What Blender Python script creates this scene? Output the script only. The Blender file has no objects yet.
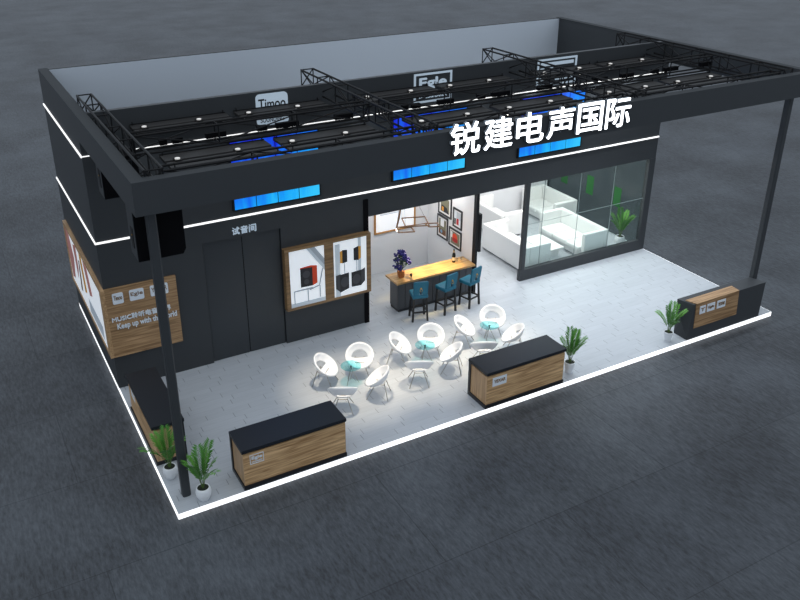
import bpy, bmesh, math, random
from mathutils import Vector, Matrix
random.seed(7)
sc = bpy.context.scene
COL = sc.collection
PI = math.pi
ORG = {}

# ---------------------------------------------------------------- materials
def lin(c):
    return tuple(((v/255)/12.92 if v/255 <= .04045 else ((v/255+.055)/1.055)**2.4) for v in c)

def mat(name, col, rough=.5, metal=0, spec=.5, emit=0, ecol=None, bump=0, bscale=60, var=0):
    m = bpy.data.materials.new(name); m.use_nodes = True
    nt = m.node_tree; b = nt.nodes['Principled BSDF']
    b.inputs['Base Color'].default_value = (*col, 1)
    b.inputs['Roughness'].default_value = rough
    b.inputs['Metallic'].default_value = metal
    b.inputs['Specular IOR Level'].default_value = spec
    if emit:
        b.inputs['Emission Color'].default_value = (*(ecol or col), 1)
        b.inputs['Emission Strength'].default_value = emit
    tc = nt.nodes.new('ShaderNodeTexCoord'); nz = nt.nodes.new('ShaderNodeTexNoise')
    nz.inputs['Scale'].default_value = bscale
    nt.links.new(tc.outputs['Object'], nz.inputs['Vector'])
    if bump:
        bp = nt.nodes.new('ShaderNodeBump'); bp.inputs['Strength'].default_value = bump
        nt.links.new(nz.outputs['Fac'], bp.inputs['Height']); nt.links.new(bp.outputs['Normal'], b.inputs['Normal'])
    if var:
        mx = nt.nodes.new('ShaderNodeMix'); mx.data_type = 'RGBA'
        mx.inputs[6].default_value = (*[max(0, c*(1-var)) for c in col], 1)
        mx.inputs[7].default_value = (*[min(1, c*(1+var)) for c in col], 1)
        nt.links.new(nz.outputs['Fac'], mx.inputs[0]); nt.links.new(mx.outputs[2], b.inputs['Base Color'])
    return m

def wood(name, c1, c2, axis=0, scale=1.0, rough=.45):
    m = bpy.data.materials.new(name); m.use_nodes = True
    nt = m.node_tree; b = nt.nodes['Principled BSDF']; b.inputs['Roughness'].default_value = rough
    tc = nt.nodes.new('ShaderNodeTexCoord'); mp = nt.nodes.new('ShaderNodeMapping')
    s = [13*scale, 13*scale, 13*scale]; s[axis] = .7*scale
    mp.inputs['Scale'].default_value = s
    nz = nt.nodes.new('ShaderNodeTexNoise'); nz.inputs['Scale'].default_value = 1.6; nz.inputs['Detail'].default_value = 5
    nz.inputs['Distortion'].default_value = .6
    cr = nt.nodes.new('ShaderNodeValToRGB')
    cr.color_ramp.elements[0].position = .33; cr.color_ramp.elements[0].color = (*c1, 1)
    cr.color_ramp.elements[1].position = .68; cr.color_ramp.elements[1].color = (*c2, 1)
    nt.links.new(tc.outputs['Object'], mp.inputs['Vector']); nt.links.new(mp.outputs[0], nz.inputs['Vector'])
    nt.links.new(nz.outputs['Fac'], cr.inputs[0]); nt.links.new(cr.outputs[0], b.inputs['Base Color'])
    return m

def glass(name, tint, gloss=.06, rough=.02):
    m = bpy.data.materials.new(name); m.use_nodes = True
    nt = m.node_tree; nt.nodes.remove(nt.nodes['Principled BSDF'])
    out = nt.nodes['Material Output']
    tr = nt.nodes.new('ShaderNodeBsdfTransparent'); tr.inputs[0].default_value = (*tint, 1)
    gl = nt.nodes.new('ShaderNodeBsdfGlossy'); gl.inputs['Roughness'].default_value = rough
    fr = nt.nodes.new('ShaderNodeLayerWeight'); fr.inputs[0].default_value = .5
    pw = nt.nodes.new('ShaderNodeMath'); pw.operation = 'POWER'; pw.inputs[1].default_value = 5; nt.links.new(fr.outputs['Facing'], pw.inputs[0])
    ad = nt.nodes.new('ShaderNodeMath'); ad.operation = 'MULTIPLY_ADD'; ad.inputs[1].default_value = .6; ad.inputs[2].default_value = gloss
    mx = nt.nodes.new('ShaderNodeMixShader')
    nt.links.new(pw.outputs[0], ad.inputs[0]); nt.links.new(ad.outputs[0], mx.inputs[0])
    nt.links.new(tr.outputs[0], mx.inputs[1]); nt.links.new(gl.outputs[0], mx.inputs[2])
    nt.links.new(mx.outputs[0], out.inputs[0])
    return m

M = {}
M['dark'] = mat('dark_grey_panel', (.041, .045, .049), .5, spec=.3, var=.04, bscale=3)
M['dark_top'] = mat('dark_grey_coping', (.044, .048, .052), .7, spec=.1)
M['door'] = mat('dark_door_panel', (.035, .040, .045), .38, spec=.4)
M['black'] = mat('black_matte', (.006, .006, .007), .5, spec=.3)
M['gap'] = mat('black_gap', (.003, .003, .004), .8, spec=.1)
M['truss'] = mat('black_truss_steel', (.008, .008, .009), .6, spec=.2)
M['tray'] = mat('brown_black_tray', (.038, .037, .037), .6, spec=.2)
M['lining'] = mat('light_grey_lining', (.58, .63, .69), .7, spec=.1)
M['wallwhite'] = mat('white_wall_paint', (.72, .73, .75), .7, spec=.2)
M['ceilwhite'] = mat('white_ceiling', (.8, .8, .8), .8, spec=.1)
M['countertop'] = mat('black_counter_top', (.016, .019, .024), .4, spec=.25)
M['counterblack'] = mat('black_counter_carcass', (.010, .011, .014), .4)
M['oak'] = wood('oak_laminate_x', lin((150, 113, 74)), lin((226, 188, 140)), 0)
M['oak_y'] = wood('oak_laminate_y', lin((150, 116, 80)), lin((196, 160, 118)), 1)
M['oak_z'] = wood('oak_laminate_z', lin((160, 124, 88)), lin((204, 168, 126)), 2)
M['oakdark'] = wood('oak_dark_x', lin((104, 78, 50)), lin((150, 118, 80)), 0)
M['oakmid'] = wood('oak_mid_x', lin((122, 92, 60)), lin((184, 148, 108)), 0)
M['oakdark_y'] = wood('oak_dark_y', lin((104, 78, 50)), lin((150, 118, 80)), 1)
M['bartop'] = wood('bar_top_oak', lin((158, 118, 72)), lin((210, 168, 108)), 0, 1.2, .35)
M['logowhite'] = mat('white_logo_acrylic', (.75, .8, .85), .4)
M['logoglow'] = mat('backlit_logo_acrylic', (.6, .68, .78), .4, emit=.35, ecol=(.6, .75, .9))
M['logoglow'].node_tree.nodes['Principled BSDF'].inputs['Base Color'].default_value = (.35, .4, .45, 1)
M['signface'] = mat('lit_sign_face', (.9, .92, .95), .4, emit=1.05, ecol=(1, 1, 1))
M['signside'] = mat('grey_sign_return', (.25, .28, .31), .4)
M['ledw'] = mat('white_led', (.9, .9, .9), .4, emit=1.0, ecol=(1, .985, .96))
M['edge'] = mat('lit_platform_edge', (.9, .9, .9), .4, emit=1.05, ecol=(1, 1, 1))
M['white'] = mat('white_shell', (.82, .83, .85), .35)
M['chrome'] = mat('brushed_chrome', (.42, .40, .37), .3, metal=1)
M['potwhite'] = mat('white_ceramic', (.78, .8, .82), .3)
M['soil'] = mat('dark_soil', (.015, .02, .01), .9, bump=.6, bscale=80)
M['leaf'] = mat('palm_green', (.07, .24, .03), .45, var=.35, bscale=14)
M['leaf2'] = mat('palm_light_green', (.13, .36, .05), .45, var=.3, bscale=14)
M['stem'] = mat('palm_stem', (.10, .17, .04), .5)
M['teal'] = mat('teal_upholstery', (.002, .115, .185), .55, bump=.1, bscale=90)
M['gold'] = mat('brass', (.55, .32, .07), .3, metal=1)
M['stoolleg'] = mat('black_stool_wood', (.008, .007, .007), .4)
M['barfront'] = mat('grey_bar_panel', (.055, .060, .068), .4)
M['bardark'] = mat('dark_bar_groove', (.012, .013, .016), .5)
M['tableglass'] = glass('cyan_table_glass', (.66, .92, .93), .05)
M['paneglass'] = glass('clear_pane_glass', (.87, .92, .91), .07)
M['sideglass'] = glass('side_pane_glass', (.86, .90, .88), .02)
M['seal'] = mat('pane_edge', (.20, .24, .24), .3)
M['green'] = mat('green_glass_sticker', (.004, .10, .010), .6)
M['sofa'] = mat('white_leather', (.78, .78, .77), .45)
M['bottle'] = mat('dark_bottle_glass', (.004, .005, .004), .12)
M['cream'] = mat('cream_label', (.7, .6, .42), .6)
M['foil'] = mat('gold_foil', (.5, .33, .08), .35, metal=.7)
M['clearglass'] = glass('drinking_glass', (.92, .95, .97), .12)
M['terracotta'] = wood('orange_brown_pot', lin((130, 70, 30)), lin((190, 115, 60)), 2, 3)
M['blueflower'] = mat('violet_blue_blossom', (.022, .018, .16), .7, var=.5, bscale=30)
M['blueleaf'] = mat('bouquet_leaf', (.02, .06, .02), .6)
M['frameblack'] = mat('black_picture_frame', (.012, .012, .014), .4)
M['paper'] = mat('white_mat_board', (.78, .78, .78), .8)
M['copper'] = mat('copper_lamp_frame', (.22, .12, .06), .4, metal=.5)
M['goldframe'] = wood('gold_oak_frame', lin((150, 105, 55)), lin((200, 150, 90)), 2, 2)
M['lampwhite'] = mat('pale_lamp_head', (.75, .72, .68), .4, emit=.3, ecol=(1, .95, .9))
M['lens'] = mat('hot_lamp_lens', (.9, .9, .9), .3, emit=6, ecol=(1, .93, .85))
M['fillglow'] = mat('room_fill_glow', (.9, .9, .9), .5, emit=1.6, ecol=(1, .99, .97))  # glow of the added, unseen fill panels in the rooms
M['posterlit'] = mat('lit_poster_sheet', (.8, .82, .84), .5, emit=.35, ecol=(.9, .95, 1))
def flat(name, rgb, e=0):
    return mat(name, lin(rgb), .6, emit=e, ecol=lin(rgb))
P = {k: flat('print_'+k, v) for k, v in dict(black=(30, 32, 36), dark=(62, 62, 66), orange=(226, 120, 40), red=(214, 66, 28),
     grey=(176, 184, 192), pale=(214, 222, 228), deepred=(170, 30, 34), brown=(110, 74, 48), sky=(120, 160, 185), pink=(208, 140, 130),
     amber=(224, 160, 60), olive=(120, 118, 96), white=(235, 238, 240)).items()}

# booth floor: staggered pale planks
def floor_mat():
    m = bpy.data.materials.new('pale_plank_floor'); m.use_nodes = True
    nt = m.node_tree; N = nt.nodes; L = nt.links; b = N['Principled BSDF']
    tc = N.new('ShaderNodeTexCoord'); sp = N.new('ShaderNodeSeparateXYZ'); L.new(tc.outputs['Object'], sp.inputs[0])
    def ma(op, a, c=None, v=None):
        n = N.new('ShaderNodeMath'); n.operation = op; L.new(a, n.inputs[0])
        if c is not None: L.new(c, n.inputs[1])
        if v is not None: n.inputs[1].default_value = v
        return n.outputs[0]
    yr = ma('DIVIDE', sp.outputs['Y'], v=.19); row = ma('FLOOR', yr); r5 = ma('MODULO', row, v=5)
    wn = N.new('ShaderNodeTexWhiteNoise'); wn.noise_dimensions = '1D'; L.new(r5, wn.inputs['W'])
    xs = ma('ADD', ma('DIVIDE', sp.outputs['X'], v=1.09), wn.outputs['Value'])
    fx = ma('FRACT', xs); cell = ma('FLOOR', xs)
    jx = ma('LESS_THAN', fx, v=.014); fy = ma('FRACT', yr); jy = ma('LESS_THAN', fy, v=.05)
    cb = N.new('ShaderNodeCombineXYZ'); L.new(cell, cb.inputs[0]); L.new(row, cb.inputs[1])
    w2 = N.new('ShaderNodeTexWhiteNoise'); w2.noise_dimensions = '3D'; L.new(cb.outputs[0], w2.inputs['Vector'])
    mp = N.new('ShaderNodeMapping'); mp.inputs['Scale'].default_value = (1.2, 14, 1); L.new(tc.outputs['Object'], mp.inputs[0])
    nz = N.new('ShaderNodeTexNoise'); nz.inputs['Scale'].default_value = 2; nz.inputs['Detail'].default_value = 4; L.new(mp.outputs[0], nz.inputs['Vector'])
    f = ma('ADD', ma('MULTIPLY', w2.outputs['Value'], v=.22), ma('MULTIPLY', nz.outputs['Fac'], v=.78))
    cr = N.new('ShaderNodeValToRGB'); L.new(f, cr.inputs[0])
    cr.color_ramp.elements[0].position = .1; cr.color_ramp.elements[0].color = (.405, .430, .460, 1)
    cr.color_ramp.elements[1].position = .9; cr.color_ramp.elements[1].color = (.50, .528, .560, 1)
    m1 = N.new('ShaderNodeMix'); m1.data_type = 'RGBA'; L.new(ma('MULTIPLY', jy, v=.18), m1.inputs[0]); L.new(cr.outputs[0], m1.inputs[6]); m1.inputs[7].default_value = (.2, .22, .24, 1)
    m2 = N.new('ShaderNodeMix'); m2.data_type = 'RGBA'; L.new(ma('MULTIPLY', jx, v=.6), m2.inputs[0]); L.new(m1.outputs[2], m2.inputs[6]); m2.inputs[7].default_value = (.10, .11, .12, 1)
    L.new(m2.outputs[2], b.inputs['Base Color']); b.inputs['Roughness'].default_value = .42
    b.inputs['Specular IOR Level'].default_value = .35
    return m
M['floor'] = floor_mat()

def ground_mat():
    m = bpy.data.materials.new('dark_stone_hall_floor'); m.use_nodes = True
    nt = m.node_tree; N = nt.nodes; L = nt.links; b = N['Principled BSDF']
    tc = N.new('ShaderNodeTexCoord')
    mp = N.new('ShaderNodeMapping'); mp.inputs['Scale'].default_value = (8, 2.0, 1); mp.inputs['Rotation'].default_value = (0, 0, .12)
    L.new(tc.outputs['Object'], mp.inputs[0])
    n1 = N.new('ShaderNodeTexNoise'); n1.inputs['Scale'].default_value = 2.2; n1.inputs['Detail'].default_value = 9; n1.inputs['Roughness'].default_value = .72
    L.new(mp.outputs[0], n1.inputs['Vector'])
    n2 = N.new('ShaderNodeTexNoise'); n2.inputs['Scale'].default_value = .28; n2.inputs['Detail'].default_value = 6; n2.inputs['Roughness'].default_value = .6
    L.new(tc.outputs['Object'], n2.inputs['Vector'])
    ad = N.new('ShaderNodeMath'); ad.operation = 'MULTIPLY_ADD'; L.new(n1.outputs['Fac'], ad.inputs[0]); ad.inputs[1].default_value = .58
    mu = N.new('ShaderNodeMath'); mu.operation = 'MULTIPLY'; mu.inputs[1].default_value = .42; L.new(n2.outputs['Fac'], mu.inputs[0]); L.new(mu.outputs[0], ad.inputs[2])
    cr = N.new('ShaderNodeValToRGB'); L.new(ad.outputs[0], cr.inputs[0])
    cr.color_ramp.elements[0].position = .40; cr.color_ramp.elements[0].color = (.030, .033, .038, 1)
    cr.color_ramp.elements[1].position = .63; cr.color_ramp.elements[1].color = (.092, .104, .119, 1)
    br = N.new('ShaderNodeTexBrick'); br.offset = .5
    br.inputs['Scale'].default_value = 1; br.inputs['Brick Width'].default_value = 5.8; br.inputs['Row Height'].default_value = 2.9
    br.inputs['Mortar Size'].default_value = .012; br.inputs['Mortar Smooth'].default_value = .2
    br.inputs['Color1'].default_value = (1, 1, 1, 1); br.inputs['Color2'].default_value = (.84, .84, .86, 1); br.inputs['Mortar'].default_value = (.45, .45, .47, 1)
    mp2 = N.new('ShaderNodeMapping'); mp2.inputs['Location'].default_value = (1.6, .72, 0)
    L.new(tc.outputs['Object'], mp2.inputs[0]); L.new(mp2.outputs[0], br.inputs['Vector'])
    mx = N.new('ShaderNodeMix'); mx.data_type = 'RGBA'; mx.blend_type = 'MULTIPLY'; mx.inputs[0].default_value = .8
    L.new(cr.outputs[0], mx.inputs[6]); L.new(br.outputs['Color'], mx.inputs[7]); L.new(mx.outputs[2], b.inputs['Base Color'])
    b.inputs['Roughness'].default_value = .55; b.inputs['Specular IOR Level'].default_value = .3
    bp = N.new('ShaderNodeBump'); bp.inputs['Strength'].default_value = .25; bp.inputs['Distance'].default_value = .02
    L.new(n1.outputs['Fac'], bp.inputs['Height']); L.new(bp.outputs[0], b.inputs['Normal'])
    return m
M['ground'] = ground_mat()

def screen_mat():
    m = bpy.data.materials.new('blue_screen_picture'); m.use_nodes = True
    nt = m.node_tree; N = nt.nodes; L = nt.links; b = N['Principled BSDF']
    tc = N.new('ShaderNodeTexCoord'); sp = N.new('ShaderNodeSeparateXYZ'); L.new(tc.outputs['Object'], sp.inputs[0])
    g = N.new('ShaderNodeMath'); g.operation = 'MULTIPLY_ADD'; L.new(sp.outputs['X'], g.inputs[0]); g.inputs[1].default_value = .16; g.inputs[2].default_value = .02
    h = N.new('ShaderNodeMath'); h.operation = 'MULTIPLY_ADD'; L.new(sp.outputs['Z'], h.inputs[0]); h.inputs[1].default_value = -.24; L.new(g.outputs[0], h.inputs[2])
    mp = N.new('ShaderNodeMapping'); mp.inputs['Rotation'].default_value = (0, .7, 0); mp.inputs['Scale'].default_value = (4, 1, .6); L.new(tc.outputs['Object'], mp.inputs[0])
    nz = N.new('ShaderNodeTexNoise'); nz.inputs['Scale'].default_value = 1.1; nz.inputs['Detail'].default_value = 3; L.new(mp.outputs[0], nz.inputs['Vector'])
    k = N.new('ShaderNodeMath'); k.operation = 'MULTIPLY_ADD'; L.new(nz.outputs['Fac'], k.inputs[0]); k.inputs[1].default_value = .75; L.new(h.outputs[0], k.inputs[2])
    cr = N.new('ShaderNodeValToRGB'); L.new(k.outputs[0], cr.inputs[0]); e = cr.color_ramp.elements
    e[0].position = .05; e[0].color = (.001, .012, .62, 1); e[1].position = .75; e[1].color = (.03, .55, .95, 1)
    x = e.new(.32); x.color = (.002, .14, .85, 1); x = e.new(.55); x.color = (.003, .38, .93, 1)
    L.new(cr.outputs[0], b.inputs['Emission Color']); b.inputs['Emission Strength'].default_value = 1.0
    b.inputs['Base Color'].default_value = (.01, .02, .05, 1); b.inputs['Roughness'].default_value = .3
    return m
M['screen'] = screen_mat()

# ---------------------------------------------------------------- mesh helpers
class MB:
    def __init__(s): s.v = []; s.f = []; s.mi = []; s.mats = []; s.cur = 0; s.sm = []; s.smooth = False
    def use(s, m):
        if m not in s.mats: s.mats.append(m)
        s.cur = s.mats.index(m); return s
    def face(s, idx): s.f.append(tuple(idx)); s.mi.append(s.cur); s.sm.append(s.smooth)
    def box(s, x0, x1, y0, y1, z0, z1):
        return s.hexa([(x0, y0, z0), (x1, y0, z0), (x1, y1, z0), (x0, y1, z0), (x0, y0, z1), (x1, y0, z1), (x1, y1, z1), (x0, y1, z1)])
    def hexa(s, p):
        n = len(s.v); s.v += [tuple(q) for q in p]
        for f in ((0, 3, 2, 1), (4, 5, 6, 7), (0, 1, 5, 4), (1, 2, 6, 5), (2, 3, 7, 6), (3, 0, 4, 7)): s.face([n+i for i in f])
        return s
    def rbox(s, x0, x1, y0, y1, z0, z1, r, seg=3):
        bm = bmesh.new(); bmesh.ops.create_cube(bm, size=1)
        for v in bm.verts: v.co = Vector(((x0+x1)/2+v.co.x*(x1-x0), (y0+y1)/2+v.co.y*(y1-y0), (z0+z1)/2+v.co.z*(z1-z0)))
        bmesh.ops.bevel(bm, geom=bm.edges[:], offset=r, segments=seg, affect='EDGES', profile=.5)
        return s.addbm(bm)
    def addbm(s, bm, mtx=None):
        n = len(s.v); bm.verts.index_update()
        for v in bm.verts: s.v.append(tuple(mtx @ v.co if mtx else v.co))
        for f in bm.faces: s.face([n+v.index for v in f.verts])
        bm.free(); return s
    def tube(s, pts, r, seg=6, r1=None):
        pts = [Vector(p) for p in pts]; n0 = len(s.v); k = len(pts)
        for i, p in enumerate(pts):
            t = (pts[min(i+1, k-1)]-pts[max(i-1, 0)]).normalized()
            a = t.orthogonal().normalized() if i == 0 else (a - t*a.dot(t)).normalized()
            b = t.cross(a); rr = r if r1 is None else r+(r1-r)*i/(k-1)
            for j in range(seg):
                an = 2*PI*j/seg; s.v.append(tuple(p+a*math.cos(an)*rr+b*math.sin(an)*rr))
        for i in range(k-1):
            for j in range(seg):
                s.face([n0+i*seg+j, n0+i*seg+(j+1) % seg, n0+(i+1)*seg+(j+1) % seg, n0+(i+1)*seg+j])
        s.face([n0+j for j in range(seg)][::-1]); s.face([n0+(k-1)*seg+j for j in range(seg)])
        return s
    def lathe(s, prof, seg=24, c=(0, 0, 0), cap=True):
        n0 = len(s.v)
        for (r, z) in prof:
            for j in range(seg):
                an = 2*PI*j/seg; s.v.append((c[0]+r*math.cos(an), c[1]+r*math.sin(an), c[2]+z))
        for i in range(len(prof)-1):
            for j in range(seg):
                s.face([n0+i*seg+j, n0+i*seg+(j+1) % seg, n0+(i+1)*seg+(j+1) % seg, n0+(i+1)*seg+j])
        if cap:
            s.face([n0+j for j in range(seg)][::-1]); s.face([n0+(len(prof)-1)*seg+j for j in range(seg)])
        return s
    def poly(s, pts):
        n = len(s.v); s.v += [tuple(p) for p in pts]; s.face([n+i for i in range(len(pts))]); return s
    def prism(s, pts, d):
        """polygon pts extruded by vector d"""
        n = len(s.v); k = len(pts); s.v += [tuple(p) for p in pts]; s.v += [(p[0]+d[0], p[1]+d[1], p[2]+d[2]) for p in pts]
        s.face([n+i for i in range(k)][::-1]); s.face([n+k+i for i in range(k)])
        for i in range(k): s.face([n+i, n+(i+1) % k, n+k+(i+1) % k, n+k+i])
        return s
    def build(s, name, m=None, parent=None, bevel=0):
        me = bpy.data.meshes.new(name); o = bpy.data.objects.new(name, me); COL.objects.link(o)
        org = Vector((0, 0, 0))
        if parent is not None: o.parent = parent; org = ORG.get(parent.name, org)
        ORG[o.name] = org
        me.from_pydata([tuple(Vector(v)-org) for v in s.v], [], s.f)
        if s.mats:
            for x in s.mats: me.materials.append(x)
            me.polygons.foreach_set('material_index', s.mi)
        if m is not None:
            if not s.mats: me.materials.append(m)
        me.polygons.foreach_set('use_smooth', s.sm)
        bm = bmesh.new(); bm.from_mesh(me); bmesh.ops.recalc_face_normals(bm, faces=bm.faces[:])
        if bevel: bmesh.ops.bevel(bm, geom=bm.edges[:], offset=bevel, segments=2, affect='EDGES')
        bm.to_mesh(me); bm.free(); me.update()
        return o

def B(*a): return MB().box(*a)
def tag(o, label, cat, group=None, kind=None):
    o['label'] = label; o['category'] = cat
    if group: o['group'] = group
    if kind: o['kind'] = kind
    return o
def thing(name, label, cat, loc=(0, 0, 0), group=None):
    o = bpy.data.objects.new(name, None); COL.objects.link(o); o.location = loc; o.empty_display_size = .2
    ORG[o.name] = Vector(loc)
    return tag(o, label, cat, group)
def struct(name, mb, m=None):
    o = mb.build(name, m); o['kind'] = 'structure'; return o
def dup(root, loc, rotz=0, label=None, group=None):
    def cp(o, par):
        c = o.copy(); COL.objects.link(c)
        if par is not None: c.parent = par
        for ch in kids.get(o.name, []): cp(ch, c)
        return c
    kids = {}
    for o in COL.objects:
        if o.parent is not None: kids.setdefault(o.parent.name, []).append(o)
    r = cp(root, None); r.location = loc; r.rotation_euler = (0, 0, rotz)
    if label: r['label'] = label
    if group: r['group'] = group
    return r

def text_geo(body, size, extrude=0, offset=0, spacing=1.0, align='LEFT'):
    c = bpy.data.curves.new('txt', 'FONT'); c.body = body; c.size = size; c.extrude = extrude; c.offset = offset
    c.space_character = spacing; c.align_x = align; c.resolution_u = 4
    o = bpy.data.objects.new('txt', c); COL.objects.link(o)
    dg = bpy.context.evaluated_depsgraph_get(); dg.update()
    me = bpy.data.meshes.new_from_object(o.evaluated_get(dg))
    vs = [tuple(v.co) for v in me.vertices]; fs = [tuple(p.vertices) for p in me.polygons]
    bpy.data.objects.remove(o); bpy.data.curves.remove(c); bpy.data.meshes.remove(me)
    return vs, fs
def add_text(mb, body, size, ox, oz, plane, depth, facing='front', extrude=.004, offset=0, spacing=1.0, fit=None, fith=None):
    """facing front: text in XZ at y=depth looking -y; side: in YZ at x=depth looking -x, reading towards -y... ; box fit width"""
    vs, fs = text_geo(body, size, extrude, 0, spacing)
    if not vs: return mb
    x0 = min(v[0] for v in vs); x1 = max(v[0] for v in vs); y0 = min(v[1] for v in vs); y1 = max(v[1] for v in vs)
    sx = fit/(x1-x0) if fit else 1; sy = fith/(y1-y0) if fith else (sx if fit else 1)
    k = offset
    for q_, (dx, dz) in enumerate([(0, 0)] if not k else [(0, 0), (k, 0), (-k, 0), (0, k), (0, -k)]):
        n = len(mb.v)
        for v in vs:
            a = ox+(v[0]-x0)*sx+dx; b = oz+(v[1]-y0)*sy+dz; d = depth-v[2]-q_*.0005
            mb.v.append((a, d, b))
        for f in fs: mb.face([n+i for i in f])
    return mb

# ---------------------------------------------------------------- dimensions
W = 18.0; D = 10.655; YB = 5.28; YF = .157; HT = 7.12; HB = 6.50; S1 = 6.16; S2 = 4.03; HP = .14
OT = 3.30   # top of the openings

# ---------------------------------------------------------------- ground and platform
g = MB().box(-90, 130, -45, 220, -HP-.2, -HP); o = struct('floor_hall', g, M['ground'])
struct('floor', MB().box(0.010, W-.010, .006, D-.010, -HP+.001, 0), M['floor'])
struct('trim_1', MB().box(0, W, 0, .006, -HP+.001, -.004), M['edge'])
struct('trim_2', MB().box(0, .010, .006, D, -HP+.001, 0), M['edge'])
struct('trim_3', MB().box(W-.010, W, .006, D, -HP+.001, 0), M['edge'])

# ---------------------------------------------------------------- building shell
TX = [(.30, .62), (5.98, 6.32), (11.76, 12.10), (16.95, 17.29)]     # the four trusses that run front to back
TZ0, TZ1 = 6.80, 7.22
YW = YB+.14
wf = MB()
# door recess x 2.52..4.63
wf.box(0, 2.52, YB, YW, 0, TZ0-.04); wf.box(2.52, 4.63, YB, YW, 3.48, TZ0-.04); wf.box(4.63, 7.20, YB, YW, 0, TZ0-.04)
wf.box(2.52, 4.63, YW, YW+.05, 0, 3.6)
wf.box(7.20, W, YB, YW, OT, TZ0-.04)
wf.box(0, W, YB, YW, TZ0-.04, HT)
struct('wall_front', wf, M['dark'])
struct('wall_left', MB().box(0, .2, YW, D, 0, HT), M['dark'])
wb = MB().use(M['dark']); wb.box(.2, W, D-.15, D, 0, HT); struct('wall_back', wb)
struct('wall_back_inner', MB().box(.2, W-.2, D-.17, D-.15, 4.0, HT-.02), M['lining'])
struct('wall_right', MB().box(W-.2, W, YW, D-.15, OT, HT), M['dark'])
struct('trim_4', MB().box(7.07, 7.21, YB-.035, YB, 0, 3.83), M['gap'])          # black end strip beside the bar room
struct('trim_5', MB().box(10.86, 10.95, YB-.01, YW, 0, OT), M['black'])
struct('trim_6', MB().box(12.70, 12.83, YB-.01, YW, .38, OT), M['dark'])
struct('trim_7', MB().box(12.66, W, YB-.01, YW, 0, .38), M['dark'])
struct('trim_8', MB().box(17.74, W, YB-.01, YW, .38, OT), M['dark'])
# rooms
struct('wall_bar_left', MB().box(7.06, 7.20, YW, 8.0, 0, 3.9), M['wallwhite'])
struct('wall_bar_back', MB().box(7.06, 10.86, 8.0, 8.1, 0, 3.9), M['wallwhite'])
struct('wall_partition', MB().box(10.86, 10.95, YW, D-.17, 0, 3.9), M['wallwhite'])
struct('wall_lounge_back', MB().box(10.95, W-.2, D-.27, D-.17, 0, 3.9), M['wallwhite'])
struct('ceiling', MB().box(7.06, W-.2, YW, D-.17, 3.9, 3.98), M['ceilwhite'])
struct('wall_front_inner', MB().box(7.21, 10.86, YW, YW+.02, OT, 3.9).box(10.95, W-.2, YW, YW+.02, OT, 3.9), M['wallwhite'])

# double door in the recess
d = thing('double_door', 'tall dark grey double door under the three character room sign', 'door', (3.575, YB+.08, 0))
for a, b in ((2.54, 3.565), (3.585, 4.61)):
    MB().box(a, b, YB+.06, YW, 0.01, 3.46).build('door_leaf', M['door'], d)
MB().box(3.565, 3.585, YB+.07, YW, .01, 3.46).build('door_gap', M['gap'], d)

# light strips
tag(MB().box(-.025, 0, YB-.025, D, S1-.023, S1+.023).box(0, W, YB-.025, YB, S1-.009, S1+.009).build('light_strip', M['ledw']),
    'upper white light line on the dark facade, running behind the roof trusses', 'light strip', 'light lines round the dark building')
s = MB().box(-.025, 0, YB-.025, D, S2-.023, S2+.023).box(0, W, YB-.025, YB, S2-.023, S2+.023).build('light_strip', M['ledw'])
tag(s, 'lower white light line wrapping the dark facade just under the blue screens', 'light strip', 'light lines round the dark building')

# ---------------------------------------------------------------- canopy
cf = MB().use(M['dark'])
cf.box(0, W, YF, YF+.23, HB, HT); cf.box(0, .24, YF+.23, YB-.001, HB, HT); cf.box(W-.24, W, YF+.23, YB-.001, HB, HT)
cf.use(M['dark_top']); cf.box(0, W, YF, YF+.23, HT, HT+.006); cf.box(0, .24, YF+.23, D, HT, HT+.006); cf.box(W-.24, W, YF+.23, D, HT, HT+.006)
tag(cf.build('canopy_frame'), 'dark grey deep fascia frame running round the open truss canopy', 'canopy')
for x, y, lab in ((.33, .53, 'slim dark grey column at the left front corner between two palms'), (17.60, .56, 'slim dark grey column at the right front corner behind the angular desk')):
    r = .09; k = .03
    pts = [(x-r+k, y-r), (x+r-k, y-r), (x+r, y-r+k), (x+r, y+r-k), (x+r-k, y+r), (x-r+k, y+r), (x-r, y+r-k), (x-r, y-r+k)]
    tag(MB().prism([(a, b, 0) for a, b in pts], (0, 0, HB)).build('support_column', M['dark']), lab, 'column', 'columns under the canopy fascia')

# lattice trusses
def lattice(root, x0, x1, y0, y1, z0, z1, axis, pitch, r=.026, rb=.016):
    A, Bn = (y0, y1) if axis == 'y' else (x0, x1)
    crn = [(x0, z0), (x1, z0), (x1, z1), (x0, z1)] if axis == 'y' else [(y0, z0), (y1, z0), (y1, z1), (y0, z1)]
    def pt(c, t): return (c[0], t, c[1]) if axis == 'y' else (t, c[0], c[1])
    for c in crn: MB().tube([pt(c, A), pt(c, Bn)], r, 6).build('chord', M['truss'], root)
    n = max(1, round((Bn-A)/pitch)); mb = MB()
    for i in range(n+1):
        t = A+(Bn-A)*i/n
        for j in range(4): mb.tube([pt(crn[j], t), pt(crn[(j+1) % 4], t)], rb, 5)
        if i < n:
            t2 = A+(Bn-A)*(i+1)/n
            for j in (1, 3):
                a, b = (crn[j], crn[(j+1) % 4]) if i % 2 == 0 else (crn[(j+1) % 4], crn[j])
                mb.tube([pt(a, t), pt(b, t2)], rb, 5)
    for t in (A, Bn): mb.tube([pt(crn[0], t), pt(crn[2], t)], rb, 5).tube([pt(crn[1], t), pt(crn[3], t)], rb, 5)
    mb.build('lattice_bracing', M['truss'], root)
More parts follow.
